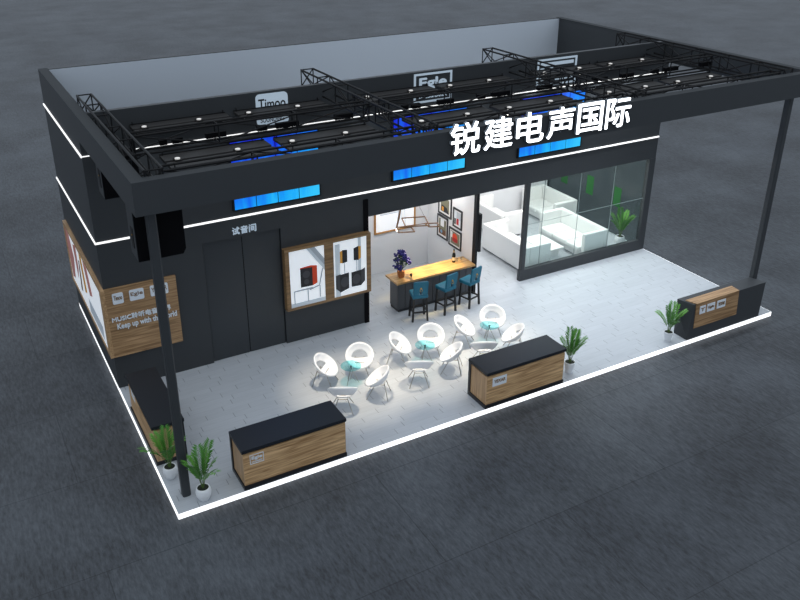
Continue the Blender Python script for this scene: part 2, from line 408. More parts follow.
labs = ['black box truss lying against the left fascia, running front to back', 'black box truss crossing the canopy between the Timoo logo and the Egle logo',
        'black box truss crossing the canopy in front of the right hand wall logo', 'black box truss lying against the right fascia, running front to back']
for (a, b), lab in zip(TX, labs):
    t = thing('box_truss', lab, 'truss', ((a+b)/2, 3.5, TZ0), 'front to back roof trusses')
    lattice(t, a, b, YF+.26, 6.62, TZ0, TZ1, 'y', 1.03)
XB = [(TX[0][1]+.03, TX[1][0]-.03), (TX[1][1]+.03, TX[2][0]-.03), (TX[2][1]+.03, TX[3][0]-.03)]
nm = ['left', 'middle', 'right']
for i, (a, b) in enumerate(XB):
    t = thing('cross_truss', 'black cross truss running left to right in the %s bay, halfway back' % nm[i], 'truss', ((a+b)/2, 2.76, TZ0), 'left to right roof trusses')
    lattice(t, a, b, 2.74, 3.02, TZ0, TZ1-.03, 'x', 1.75)
    for u0, u1 in ((.55, .70), (.81, 1.03), (1.52, 1.96), (2.66, 2.88), (3.09, 3.62), (4.5, 4.95)): MB().box(a+u0, a+u1, 2.84, 2.94, 6.89, 7.0).build('strip_blocker', M['gap'], t)  # black boxes added to hide stretches of the light line behind
    t = thing('cross_truss', 'black cross truss just behind the front fascia in the %s bay' % nm[i], 'truss', ((a+b)/2, .62, TZ0), 'left to right roof trusses')
    lattice(t, a, b, .50, .80, TZ0-.02, TZ1-.08, 'x', 1.9)

# light trays with paired spotlights
bays = [(1.12, 3.59), (6.78, 9.25), (12.42, 14.86)]
TL = 2.26
k = 0
SPOTS = []
for bi, bay in enumerate(bays):
    for mi, x0 in enumerate(bay):
        x1 = x0+TL
        if bi == 2 and mi == 1: x1 = x0+2.0
        for ri, (y0, y1) in enumerate(((4.42, 5.24), (1.72, 2.70))):
            ym = (y0+y1)/2
            lab = 'brown black ceiling tray, %s one of the %s bay, in the %s row' % (['left', 'right'][mi], nm[bi], ['rear', 'front'][ri])
            t = thing('light_tray', lab, 'ceiling tray', ((x0+x1)/2, ym, 6.66), 'hanging light trays under the trusses')
            z = 6.72
            MB().box(x0, x1, y0, ym-.055, z-.02, z+.02).build('tray_board', M['tray'], t)
            MB().box(x0, x1, ym+.055, y1, z-.02, z+.02).build('tray_board', M['tray'], t)
            f = MB()
            for yy in (y0, y1-.02): f.box(x0, x1, yy, yy+.02, z+.02, z+.04)
            for xx in (x0, x1-.03, (x0+x1)/2-.015): f.box(xx, xx+.03, y0, y1, z-.03, z-.02)
            for xx in (x0+.05, x1-.07):
                for yy in (y0+.03, y1-.05): f.box(xx, xx+.02, yy, yy+.02, z+.02, TZ0+.02)
            f.build('tray_rim', M['truss'], t)
            for q in (x0+.24, x0+1.50):
                SPOTS.append((q, ym, z, bi, mi, ri))
w4 = ['first', 'second', 'third', 'fourth', 'fifth', 'sixth', 'seventh', 'eighth', 'ninth', 'tenth', 'eleventh', 'twelfth']
cnt = {0: 0, 1: 0}
def spot_light(parent, z, power, size, col, blend=.6, rad=.04, tilt=None):
    l = bpy.data.lights.new('lamp', 'SPOT'); l.energy = power; l.spot_size = size; l.spot_blend = blend; l.shadow_soft_size = rad; l.color = col
    o = bpy.data.objects.new('lamp_beam', l); COL.objects.link(o); o.parent = parent; o.location = (0, 0, z)
    if tilt: o.rotation_euler = tilt
    return o
FRONT_POW = {2: 1500, 3: 1500}
for ri_ in (0, 1):
    row = sorted([s for s in SPOTS if s[5] == ri_])
    for i, (x, y, z, bi, mi, ri) in enumerate(row):
        t = thing('spotlight', 'pale ceiling spotlight, %s from the left in the %s row of trays' % (w4[i], ['rear', 'front'][ri]), 'spotlight', (x, y, z-.12), 'spotlights in the ceiling trays')
        MB().lathe([(.040, -.02), (.048, .0), (.045, .08), (.055, .15), (.055, .17), (.02, .18)], 14, (x, y, z-.10)).build('lamp_head', M['lampwhite'], t)
        MB().lathe([(.045, -.006), (.045, 0)], 14, (x, y, z-.122)).build('lens', M['lens'], t)
        MB().tube([(x-.07, y, z+.045), (x-.07, y, z-.04), (x-.05, y, z-.05)], .008).tube([(x+.07, y, z+.045), (x+.07, y, z-.04), (x+.05, y, z-.05)], .008).box(x-.07, x+.07, y-.1, y+.1, z+.03, z+.05).build('bracket', M['truss'], t)
        if ri == 0: spot_light(t, -.03, (15, 35, 140)[bi], 1.9, (.90, .95, 1.0), .8, .06)
        else:
            if i in (3, 5, 6):
                tx, ty = {3: (5.25, 2.45), 5: (7.35, 2.45), 6: (9.45, 2.45)}[i]
                rot = Vector((tx-x, ty-y, -(z-.12))).to_track_quat('-Z', 'Y').to_euler()
                spot_light(t, -.03, 1350, .64, (1.0, .85, .64), .95, .015, rot)
            else: spot_light(t, -.03, (45, 80, 240)[bi], 1.9, (.88, .94, 1.0), .8, .06)

# ---------------------------------------------------------------- facade sign
sg = thing('facade_sign', 'large glowing white Chinese characters standing on the front fascia', 'sign', (8.9, YF-.05, 6.62))
for i, ch in enumerate('锐建电声国际'):
    vs, fs = text_geo(ch, .8, .035, 0)
    x0 = min(v[0] for v in vs); x1 = max(v[0] for v in vs); y0 = min(v[1] for v in vs); y1 = max(v[1] for v in vs)
    wch = x1-x0; cx = 6.43+.36+.832*i
    mb = MB(); mb.use(M['signface']); mb.use(M['signside'])
    mb.v = [(cx+(v[0]-(x0+x1)/2)*(.72/max(wch, .6)), YF-.055-v[2], 6.62+(v[1]-y0)*(.665/(y1-y0))) for v in vs]
    base_v = list(mb.v); mb.v = []
    for dx, dz in ((0, 0), (.011, 0), (-.011, 0), (0, .008), (0, -.008), (.008, .006), (-.008, -.006), (.008, -.006), (-.008, .006)):
        n_ = len(mb.v); mb.v += [(a+dx, b, c+dz) for a, b, c in base_v]
        for f in fs:
            zs = [vs[q][2] for q in f]; mb.cur = 0 if min(zs) > .03 else 1
            mb.face([n_+q for q in f])
    mb.build('character', None, sg)
mb = MB()
for i in range(6):
    for zz in (6.72, 6.95): mb.tube([(6.8+.85*i, YF-.03, zz), (6.8+.85*i, YF+.004, zz)], .012)
mb.build('standoff', M['signside'], sg)

# room sign above the double door
sg = thing('room_sign', 'small pale three character sign above the dark double door', 'sign', (3.63, YB-.015, 3.55))
for i, ch in enumerate('试音间'):
    add_text(MB(), ch, .26, 3.32+.225*i, 3.56, None, YB-.012, extrude=.012, offset=.004, fit=.19, fith=.20).build('character', M['logoglow'], sg)

# ---------------------------------------------------------------- screens and wall logos
for i, (x0, x1) in enumerate(((3.42, 5.77), (7.98, 10.33), (12.25, 14.60))):
    t = thing('video_screen', 'wide blue video screen on the dark facade, %s of the three' % ['leftmost', 'middle', 'rightmost'][i], 'screen', (x0, YB, 4.24), 'blue screens on the facade')
    MB().box(x0-.04, x1+.04, YB-.05, YB, 4.20, 6.02).build('screen_housing', M['oakdark'] if False else M['black'], t)
    w_ = (x1-x0)/4
    for j in range(4):
        MB().box(x0+w_*j+.012, x0+w_*(j+1)-.012, YB-.062, YB-.05, 4.24, 5.98).build('screen_panel', M['screen'], t)

t = thing('wall_logo', 'pale rounded Timoo logo plate high on the dark facade', 'logo', (4.59, YB, 6.28), 'logos above the screens')
def rrect(x0, x1, z0, z1, r, y, n=5):
    pts = []
    for cx, cz, a0 in ((x1-r, z1-r, 0), (x0+r, z1-r, 90), (x0+r, z0+r, 180), (x1-r, z0+r, 270)):
        for i in range(n+1):
            a = math.radians(a0+90*i/n); pts.append((cx+r*math.cos(a), y, cz+r*math.sin(a)))
    return pts
MB().prism(rrect(4.18, 5.01, 6.28, 7.06, .1, YB-.03), (0, .03, 0)).build('plate', M['logoglow'], t)
add_text(add_text(MB(), 'Timoo', .3, 4.24, 6.68, None, YB-.033, extrude=.003, offset=.004, fit=.7, fith=.26), 'SOUNDING', .12, 4.27, 6.36, None, YB-.033, extrude=.003, offset=.002, fit=.62, fith=.12).build('lettering', M['black'], t)
t = thing('wall_logo', 'outlined Egle logo of pale letters high on the dark facade', 'logo', (9.23, YB, 6.28), 'logos above the screens')
MB().box(8.63, 9.82, YB-.03, YB, 7.02, 7.07).box(8.63, 9.82, YB-.03, YB, 6.28, 6.33).box(8.63, 8.68, YB-.03, YB, 6.33, 7.02).box(9.77, 9.82, YB-.03, YB, 6.33, 7.02).build('outline', M['logoglow'], t)
add_text(add_text(MB(), 'Egle', .4, 8.80, 6.62, None, YB-.02, extrude=.015, offset=.010, fit=.84, fith=.32), 'LOUDSPEAKER', .12, 8.8, 6.40, None, YB-.02, extrude=.01, offset=.003, fit=.86, fith=.09).build('lettering', M['logoglow'], t)
t = thing('wall_logo', 'outlined rectangular logo with pale bars, rightmost on the dark facade', 'logo', (13.46, YB, 6.26), 'logos above the screens')
MB().box(12.74, 14.18, YB-.03, YB, 6.99, 7.04).box(12.74, 14.18, YB-.03, YB, 6.26, 6.31).box(12.74, 12.79, YB-.03, YB, 6.31, 6.99).box(14.13, 14.18, YB-.03, YB, 6.31, 6.99).build('outline', M['logoglow'], t)
MB().box(12.86, 14.05, YB-.03, YB, 6.84, 6.93).box(12.86, 12.98, YB-.03, YB, 6.42, 6.78).box(13.1, 13.3, YB-.03, YB, 6.55, 6.78).box(13.42, 14.05, YB-.03, YB, 6.62, 6.72).box(13.42, 14.05, YB-.03, YB, 6.4, 6.5).build('lettering', M['logoglow'], t)

# ---------------------------------------------------------------- layered prints
def prints(parent, layers, origin, ux, uz, nrm, name='printed_picture', base=0.004):
    """layers: (material, [(u,v)...]); origin + u*ux + v*uz; stacked outwards"""
    mb = MB(); o = Vector(origin); ux = Vector(ux); uz = Vector(uz); nrm = Vector(nrm)
    for i, (m, pts) in enumerate(layers):
        mb.use(m); d0 = nrm*(base*.2); d1 = nrm*(base+.0012*i)
        mb.prism([tuple(o+ux*u+uz*v+d0) for u, v in pts], tuple(d1-d0))
    return mb.build(name, None, parent)
def R(u0, u1, v0, v1): return [(u0, v0), (u1, v0), (u1, v1), (u0, v1)]
def circ(u, v, r, n=12, a=1): return [(u+r*math.cos(2*PI*i/n), v+a*r*math.sin(2*PI*i/n)) for i in range(n)]

# poster light box right of the door
YP = 5.10
t = thing('poster_board', 'wood framed double poster board of speaker pictures beside the bar room', 'poster board', (5.92, YB, 1.1))
f = MB()
f.box(4.63, 7.20, YP, YB, 2.83, 2.90).box(4.63, 7.20, YP, YB, 1.08, 1.15).box(4.63, 4.75, YP, YB, 1.15, 2.83).box(7.07, 7.20, YP, YB, 1.15, 2.83).box(5.78, 6.05, YP, YB, 1.15, 2.83)
f.build('wooden_frame', M['oakdark'], t)
for (x0, x1) in ((4.75, 5.78), (6.05, 7.07)):
    p = MB().box(x0, x1, YP+.02, YB, 1.15, 2.83).build('poster', M['posterlit'], t)
    w_ = x1-x0
    if x0 < 5:
        L_ = [(P['pale'], [(.5, 1.68), (.75, 1.68), (w_, 1.2), (w_, .92)]), (P['grey'], [(.6, 1.68), (.75, 1.68), (w_, 1.28), (w_, 1.08)]),
              (P['pale'], R(0, w_, 0, .12)),
              (P['red'], [(.66, .55), (.80, .60), (.80, 1.12), (.62, 1.16), (.3, 1.14), (.3, 1.1)]),
              (P['black'], [(.31, .56), (.66, .55), (.66, 1.10), (.31, 1.12)]),
              (P['dark'], circ(.48, .92, .11)), (P['dark'], circ(.48, .70, .08)),
              (P['grey'], [(.08, .46), (.62, .46), (.66, .50), (.12, .50)]), (P['grey'], R(.1, .125, .1, .46)), (P['grey'], R(.5, .525, .1, .46)),
              (P['grey'], [(.84, .5), (.87, .5), (.98, 1.0), (.95, 1.0)]), (P['grey'], [(.56, .42), (.86, .5), (.86, .53), (.56, .46)]), (P['grey'], R(.86, .885, .15, .5))]
    else:
        L_ = [(P['pale'], R(.05, .2, 0, 1.6)), (P['pale'], R(.75, .85, .2, 1.68)),
              (P['amber'], [(.2, 1.02), (.3, 1.0), (.3, 1.4), (.2, 1.36)]), (P['black'], [(.27, 1.0), (.42, 1.02), (.42, 1.38), (.27, 1.4)]),
              (P['amber'], [(.76, 1.0), (.84, 1.05), (.84, 1.4), (.76, 1.42)]), (P['black'], [(.62, 1.02), (.77, 1.0), (.77, 1.42), (.62, 1.38)]),
              (P['grey'], R(.325, .345, .6, 1.0)), (P['grey'], R(.70, .72, .6, 1.0)),
              (P['dark'], [(.06, .26), (.2, .12), (.2, .68), (.06, .66)]), (P['black'], [(.18, .12), (.46, .2), (.46, .68), (.18, .66)]),
              (P['dark'], circ(.33, .42, .13, 14, 1.2)),
              (P['dark'], [(.82, .2), (.96, .32), (.96, .72), (.82, .66)]), (P['black'], [(.54, .22), (.84, .2), (.84, .68), (.54, .66)]),
              (P['dark'], circ(.69, .43, .13, 14, 1.2))]
    prints(p, L_, (x0, YP+.02, 1.15), (1, 0, 0), (0, 0, 1), (0, -1, 0))

# wood cladding that wraps the left corner with picture, logos and slogan
t = thing('corner_display_board', 'oak display board wrapping the left building corner with logos and slogan', 'display board', (0, YB, .9))
XL = -.09
MB().box(0, 1.74, YB-.09, YB, .95, 2.82).build('front_board', M['oakmid'], t)
fb = MB()
fb.box(XL, 0, YB-.09, 10.4, 2.72, 2.82).box(XL, 0, YB-.09, 10.4, .95, 1.05).box(XL, 0, YB-.09, YB+.14, 1.05, 2.72).box(XL, 0, 10.25, 10.4, 1.05, 2.72)
fb.build('side_frame', M['oak_y'], t)
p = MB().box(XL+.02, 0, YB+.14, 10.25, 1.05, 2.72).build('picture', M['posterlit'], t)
prints(p, [(P['pale'], R(.4, 2.2, .1, .5)), (P['pink'], [(4.7, .1), (4.9, 1.6), (4.3, 1.66), (3.9, 1.0), (4.3, .2)]), (P['pink'], [(3.7, 1.5), (3.2, 1.66), (3.3, .9), (3.6, .5)]),
           (P['amber'], [(2.75, 1.6), (2.45, 1.6), (2.3, .6), (2.6, .5)]), (P['pink'], [(2.2, 1.6), (1.7, 1.6), (1.4, .9), (1.8, .75)]), 
           (P['brown'], [(3.0, 1.3), (2.9, 1.3), (3.1, .3), (3.3, .3)])],
       (XL+.02, YB+.14, 1.05), (0, 1, 0), (0, 0, 1), (-1, 0, 0))
ty = YB-.09
for x0, x1, txt in ((.16, .42, 'Timoo'), (.57, .92, 'Egle'), (1.08, 1.52, 'YEXAR')):
    pl_ = MB().prism(rrect(x0, x1, 2.41, 2.70, .035, ty-.02), (0, .02, 0)).build('logo_plate', M['logowhite'], t)
    add_text(MB(), txt, .14, x0+.03, 2.52, None, ty-.022, extrude=.002, offset=.003, fit=x1-x0-.06, fith=.12).build('lettering', M['oakdark'], pl_)
add_text(MB(), 'MUSIC聆听电音世界', .17, .08, 1.93, None, ty-.01, extrude=.01, offset=.004, fit=1.45, fith=.15).build('lettering', M['logowhite'], t)
add_text(MB(), 'Keep up with the world', .17, .18, 1.68, None, ty-.01, extrude=.01, offset=.004, fit=1.48, fith=.19).build('lettering', M['logowhite'], t)

# ---------------------------------------------------------------- hanging speakers
def speaker(x0, x1, y0, y1, z0, z1, lab):
    t = thing('hanging_speaker', lab, 'loudspeaker', ((x0+x1)/2, (y0+y1)/2, z0), 'black speakers hung from the canopy')
    c = .10
    pts = [(x0, y0, z0), (x1-c*.6, y0, z0), (x1, y0, z0+c), (x1, y0, z1), (x0, y0, z1)]
    MB().prism(pts, (0, y1-y0, 0)).build('cabinet', M['gap'], t)
    MB().box(x0+.04, x1-.09, y0-.012, y0, z0+.08, z1-.04).build('grille', M['gap'], t)
    MB().box(x0-.008, x0, y0+.02, y1-.02, z0+.02, z1-.02).build('side_panel', M['dark'], t)
    q = MB().box(x0-.018, x0-.008, y0+.16, y1-.22, z0+.22, z0+.62).build('connector_plate', M['black'], t)
    MB().tube([(x0-.03, (y0+y1)/2-.05, z0+.48), (x0-.017, (y0+y1)/2-.05, z0+.48)], .02).build('connector', M['gold'], q)
    MB().tube([(x0+.2, (y0+y1)/2, z1), (x0+.2, (y0+y1)/2, TZ0)], .012).tube([(x1-.2, (y0+y1)/2, z1), (x1-.2, (y0+y1)/2, TZ0)], .012).build('hanger', M['truss'], t)
speaker(.07, .97, .76, 1.30, 5.38, 6.46, 'big black speaker hanging behind the left front column')
speaker(.12, .90, 3.75, 4.30, 5.62, 6.5, 'black speaker hanging further back beside the left fascia')

# ---------------------------------------------------------------- counters
def logo_panel(parent, x0, x1, z0, z1, y, filled):
    if filled:
        a = MB().box(x0, x1, y-.006, y, z0, z1).build('logo_plate', M['logowhite'], parent)
        mb = MB(); w_ = x1-x0; h_ = z1-z0
        add_text(mb, 'YEXAR', .1, x0+.05*w_*2, z0+h_*.38, None, y-.009, extrude=.003, offset=.004, fit=w_*.8, fith=h_*.34)
        mb.build('lettering', M['oakdark'], a)
    else:
        th = .014
        MB().box(x0, x1, y-.008, y, z1-th, z1).box(x0, x1, y-.008, y, z0, z0+th).box(x0, x0+th, y-.008, y, z0+th, z1-th).box(x1-th, x1, y-.008, y, z0+th, z1-th).build('logo_outline', M['logowhite'], parent)
        mb = MB(); w_ = x1-x0; h_ = z1-z0
        add_text(mb, 'Egle', .1, x0+.04, z0+h_*.42, None, y-.006, extrude=.004, offset=.004, fit=w_-.08, fith=h_*.38)
        add_text(mb, 'LOUDSPEAKER', .05, x0+.04, z0+h_*.17, None, y-.006, extrude=.004, offset=.001, fit=w_-.08, fith=h_*.13)
        mb.build('lettering', M['logowhite'], parent)
def counter_local(lab):
    """front faces -y, x from 0 to 2.43, y 0..0.79"""
    t = thing('display_counter', lab, 'counter', (0, 0, 0), 'wood counters along the platform edge')
    MB().box(0, 2.43, 0.0, .78, 0, .10).build('plinth', M['counterblack'], t)
    MB().box(.04, 2.41, .035, .70, .10, .90).build('wood_body', M['oak'], t)
    for a_ in (.028, 2.41): MB().box(a_, a_+.012, .035, .70, .10, .90).build('side_panel', M['oak_z'], t)
    MB().box(0, 2.43, .70, .78, .10, .95).box(.05, 2.36, .06, .70, .90, .95).build('black_back', M['counterblack'], t)
    MB().box(0, 2.43, -.01, .80, .95, 1.03).build('counter_top', M['countertop'], t, bevel=.004)
    return t
cA = counter_local('wood fronted counter with black top at the left front edge, outlined Egle logo')
logo_panel(cA, .18, .49, .60, .84, .035, False)
kids = [o for o in COL.objects if o.parent == cA]
cA.location = (1.45, 0.02, 0)
cB = counter_local('wood fronted counter with black top at the centre front edge, white logo plate')
logo_panel(cB, .20, .62, .57, .82, .035, True)
cB.location = (7.64, 0.0, 0)
cC = counter_local('wood fronted counter with black top along the left side edge behind a palm')
logo_panel(cC, .30, .66, .60, .84, .035, False)
cC.rotation_euler = (0, 0, -PI/2); cC.location = (.03, 4.17, 0); cC.scale = (1, .9, 1)

# angular reception desk at the right
t = thing('reception_desk', 'angular black reception desk with recessed oak panel at the right front corner', 'desk', (15.9, .25, 0))
v = [(14.50, .02, 0), (17.44, .02, 0), (17.50, .50, 0), (14.50, .50, 0),
     (14.66, .10, 1.04), (17.58, .10, 1.04), (17.42, .54, 1.06), (14.50, .56, 1.06)]
body = MB()
# left end is folded: a slanted facet from the left front foot to the top
vv = v + [(14.46, .30, .55)]
body.v = vv
for f_ in ((0, 3, 2, 1), (4, 5, 6, 7), (0, 1, 5, 4), (1, 2, 6, 5), (2, 3, 7, 6), (0, 4, 8), (4, 7, 8), (7, 3, 8), (3, 0, 8)): body.face(f_)
body.build('desk_body', M['dark'], t)
def fy(z): return .02+(z/1.04)*.08
zb, zt = .31, 1.035
wd = MB()
wd.hexa([(14.72, fy(zb)-.012, zb), (16.44, fy(zb)-.012, zb), (16.44, .3, zb), (14.72, .3, zb), (14.74, fy(1.02)-.02, 1.065), (16.44, fy(1.02)-.02, 1.065), (16.46, .38, 1.075), (14.62, .38, 1.075)])
wd.build('wood_inlay', M['oakmid'], t)
for x0, x1, txt in ((14.88, 15.10, 'T'), (15.17, 15.47, 'Egle'), (15.56, 15.90, 'YEXAR')):
    q = MB().hexa([(x0, fy(.71)-.03, .71), (x1, fy(.71)-.03, .71), (x1, fy(.71)-.01, .71), (x0, fy(.71)-.01, .71), (x0, fy(.95)-.035, .95), (x1, fy(.95)-.035, .95), (x1, fy(.95)-.015, .95), (x0, fy(.95)-.015, .95)]).build('logo_plate', M['logowhite'], t)
    add_text(MB(), txt, .1, x0+.04, .79, None, fy(.83)-.038, extrude=.003, offset=.004, fit=x1-x0-.08, fith=.10).build('lettering', M['oakdark'], q)

# ---------------------------------------------------------------- tub chairs and glass tables
def tub_chair():
    t = thing('tub_chair', '', 'chair')
    Rr = .345; dep = .20; T = math.radians(38); nr, ns = 12, 44
    bm = bmesh.new(); rings = []
    c0 = bm.verts.new((0, 0, -dep))
    for i in range(1, nr+1):
        r = Rr*i/nr; w = -dep*(1-(r/Rr)**2.6)
        rings.append([bm.verts.new((r*math.cos(2*PI*j/ns), r*math.sin(2*PI*j/ns), w)) for j in range(ns)])
    for j in range(ns):
        bm.faces.new((c0, rings[0][j], rings[0][(j+1) % ns]))
        for i in range(nr-1): bm.faces.new((rings[i][j], rings[i+1][j], rings[i+1][(j+1) % ns], rings[i][(j+1) % ns]))
    me = bpy.data.meshes.new('tmp'); bm.to_mesh(me); bm.free()
    o = bpy.data.objects.new('tmp', me); COL.objects.link(o)
    so = o.modifiers.new('s', 'SOLIDIFY'); so.thickness = .04; so.offset = -1
    cb = bmesh.new(); pts = [(.215*math.cos(PI*i/14), .0+.215*math.sin(PI*i/14)) for i in range(15)]
    a = [cb.verts.new((x, y, -.5)) for x, y in pts]; b = [cb.verts.new((x, y, .3)) for x, y in pts]
    cb.faces.new(a[::-1]); cb.faces.new(b)
    for i in range(15): cb.faces.new((a[i], a[(i+1) % 15], b[(i+1) % 15], b[i]))
    bmesh.ops.recalc_face_normals(cb, faces=cb.faces[:])
    cm = bpy.data.meshes.new('cut'); cb.to_mesh(cm); cb.free(); co = bpy.data.objects.new('cut', cm); COL.objects.link(co)
    bo = o.modifiers.new('b', 'BOOLEAN'); bo.operation = 'DIFFERENCE'; bo.object = co; bo.solver = 'EXACT'
    dg = bpy.context.evaluated_depsgraph_get(); dg.update()
    m2 = bpy.data.meshes.new_from_object(o.evaluated_get(dg))
    mb = MB(); mb.smooth = True
    for v_ in m2.vertices:
        x, y, z = v_.co
        mb.v.append((x, y*math.cos(T)-z*math.sin(T), .60+y*math.sin(T)+z*math.cos(T)))
    for p_ in m2.polygons: mb.face(list(p_.vertices))
    bpy.data.objects.remove(o); bpy.data.objects.remove(co); bpy.data.meshes.remove(me); bpy.data.meshes.remove(cm); bpy.data.meshes.remove(m2)
    sh = mb.build('shell_seat', M['white'], t)
    # round seat pad in the lower front half of the bowl
    for sx in (-1, 1):
        for sy in (-1, 1):
            MB().tube([(sx*.11, .10+sy*.11, .415+(.02 if sy > 0 else -.02)), (sx*.25, .05+sy*.27, .008)], .012, 8, .010).build('leg', M['chrome'], t)
    MB().tube([(-.13, .0, .38), (.13, .0, .38)], .011).tube([(-.13, .2, .40), (.13, .2, .40)], .011).tube([(-.12, 0, .385), (-.12, .2, .40)], .011).tube([(.12, 0, .385), (.12, .2, .40)], .011).build('underframe', M['chrome'], t)
    return t
def glass_table():
    t = thing('glass_table', '', 'table')
    MB().lathe([(.262, 0), (.268, .005), (.262, .010)], 36, (0, 0, .5)).build('glass_top', M['tableglass'], t)
    MB().lathe([(.016, 0), (.016, .1)], 10, (0, 0, .40)).lathe([(.03, 0), (.03, .008)], 12, (0, 0, .492)).build('hub', M['black'], t)
    for i in range(3):
        a = PI/2+2*PI*i/3; MB().tube([(0, 0, .45), (.2*math.cos(a), .2*math.sin(a), .008)], .009, 6).build('leg', M['chrome'], t)
    return t
chair0 = tub_chair(); table0 = glass_table()
tabs = [(5.31, 2.65), (7.50, 2.62), (9.62, 2.67)]
chs = [((4.74, 2.90), (5.67, 2.87), (5.61, 1.83), (4.62, 1.72)), ((6.93, 2.93), (7.83, 2.86), (7.84, 1.91), (6.84, 1.84)), ((8.95, 2.88), (9.91, 2.92), (9.85, 1.94), (8.83, 1.82))]
face = [(.72, -.69), (-.45, -.89), (-.80, .60), (.45, .89)]
gname = ['left', 'middle', 'right']
cl = ['back left of the %s glass table', 'directly behind the %s glass table facing forward', 'front right of the %s glass table, turned side on', 'front left of the %s glass table, back to the viewer']
first = True
for gi in range(3):
    for ci in range(4):
        x, y = chs[gi][ci]; fx_, fy_ = face[ci]
        rz = math.atan2(fy_, fx_)+PI/2
        lab = 'white round tub chair '+cl[ci] % gname[gi]
        if first: c = chair0; c.location = (x, y, 0); c.rotation_euler = (0, 0, rz); c['label'] = lab; c['group'] = 'white tub chairs round the glass tables'; first = False
        else: c = dup(chair0, (x, y, 0), rz, lab)
    lab = 'small round cyan glass table, %s of the three' % ['leftmost', 'middle one', 'rightmost'][gi]
    if gi == 0: table0.location = (*tabs[0], 0); table0['label'] = lab; table0['group'] = 'round glass tables'
    else: dup(table0, (*tabs[gi], 0), 0, lab)

# ---------------------------------------------------------------- palms
def palm(x, y, lab, seed, style, s=1.0):
    rnd = random.Random(seed)
    t = thing('potted_palm', lab, 'plant', (x, y, 0), 'potted palms round the booth')
    mb = MB(); mb.smooth = True
    if style == 'round': prof = [(.09, 0), (.10, .01), (.155, .12), (.165, .20), (.15, .27), (.135, .31), (.12, .31), (.118, .28)]; sz, sr = .285, .118
    else: prof = [(.095, 0), (.10, .01), (.135, .20), (.15, .30), (.155, .34), (.135, .34), (.13, .30)]; sz, sr = .305, .13
    prof = [(a*s, b*s) for a, b in prof]
    mb.lathe(prof, 24, (x, y, 0), cap=False)
    n = len(mb.v); mb.smooth = False
    mb.lathe([(.001, 0.0), (.09*s, 0.0)], 24, (x, y, 0.001), cap=False)
    mb.build('pot', M['potwhite'], t)
    MB().lathe([(.001, 0), (sr*s*.98, 0), (sr*s*.98, -.02)], 20, (x, y, sz*s+.01), cap=False).build('soil', M['soil'], t)
    for i in range(9):
        a = 2*PI*i/9*2.0+rnd.uniform(-.3, .3); L_ = s*rnd.uniform(.74, .98)
        lean = rnd.uniform(.34, .74) if i > 2 else .2
        mb = MB(); mb.use(M['stem']); pts = []; N_ = 11
        for j in range(N_):
            u = j/(N_-1); ang = lean*(.35+1.15*u**1.4)
            if j == 0: px, pz = .015, sz*s
            else: px += L_/(N_-1)*math.sin(ang); pz += L_/(N_-1)*math.cos(ang)
            pts.append((x+px*math.cos(a), y+px*math.sin(a), pz))
        mb.tube(pts, .008*s, 5, .003*s)
        mb.use(M['leaf'] if i % 2 else M['leaf2'])
        for j in range(3, N_):
            for h in (0, .5):
                if j == N_-1 and h: continue
                p0 = Vector(pts[j]).lerp(Vector(pts[min(j+1, N_-1)]), h); tn = (Vector(pts[j])-Vector(pts[j-1])).normalized()
                side = tn.cross(Vector((0, 0, 1))); side = side.normalized() if side.length > .01 else Vector((1, 0, 0))
                u = (j+h)/(N_-1); ll = s*(.19*math.sin(PI*min(1, (u-.18)/.95))+.07)
                for sd in (-1, 1):
                    dr = (side*sd*.62+tn*.80+Vector((0, 0, rnd.uniform(-.12, .12)))).normalized()
                    w_ = tn.cross(dr).cross(dr).normalized()*.019*s
                    mid = p0+dr*ll*.45; tip = p0+dr*ll+Vector((0, 0, -.03*s))
                    up = tn.cross(side)*.006*s
                    mb.poly([p0-w_*.4, mid-w_, tip, mid+up*0+w_*.0]); mb.poly([p0+w_*.4, mid+up*0, tip, mid+w_])
        mb.build('frond', None, t)
    return t
palm(.20, 1.22, 'potted palm in a round white pot behind the left front column', 3, 'round', .98)
palm(.62, .20, 'potted palm in a round white pot just right of the left front column', 11, 'round', 1.02)
palm(10.54, .34, 'potted palm in a white pot at the right end of the centre counter', 5, 'tall', .95)
palm(14.02, .27, 'potted palm in a white pot left of the angular reception desk', 8, 'tall', .86)
palm(17.52, 5.95, 'potted palm inside the glass room near its right corner', 3, 'round', 1.05)

# ---------------------------------------------------------------- bar
t = thing('bar_counter', 'dark panelled bar counter with a light oak top', 'bar', (9.5, 5.6, 0))
b_ = MB(); b_.box(8.24, 10.855, 5.36, 5.82, .0, .08); b_.build('plinth', M['bardark'], t)
MB().box(8.24, 10.855, 5.36, 5.82, .08, .99).build('bar_body', M['bardark'], t)
n = 11
for i in range(n):
    w_ = (10.85-8.22)/n; x0 = 8.22+w_*i
    MB().box(x0+.008, x0+w_-.008, 5.335, 5.36, .10, .97).build('front_panel', M['barfront'], t)
MB().box(8.215, 8.24, 5.36, 5.82, .10, .97).build('end_panel', M['barfront'], t)
MB().box(8.10, 10.855, 5.20, 5.90, .99, 1.05).build('bar_top', M['bartop'], t, bevel=.004)

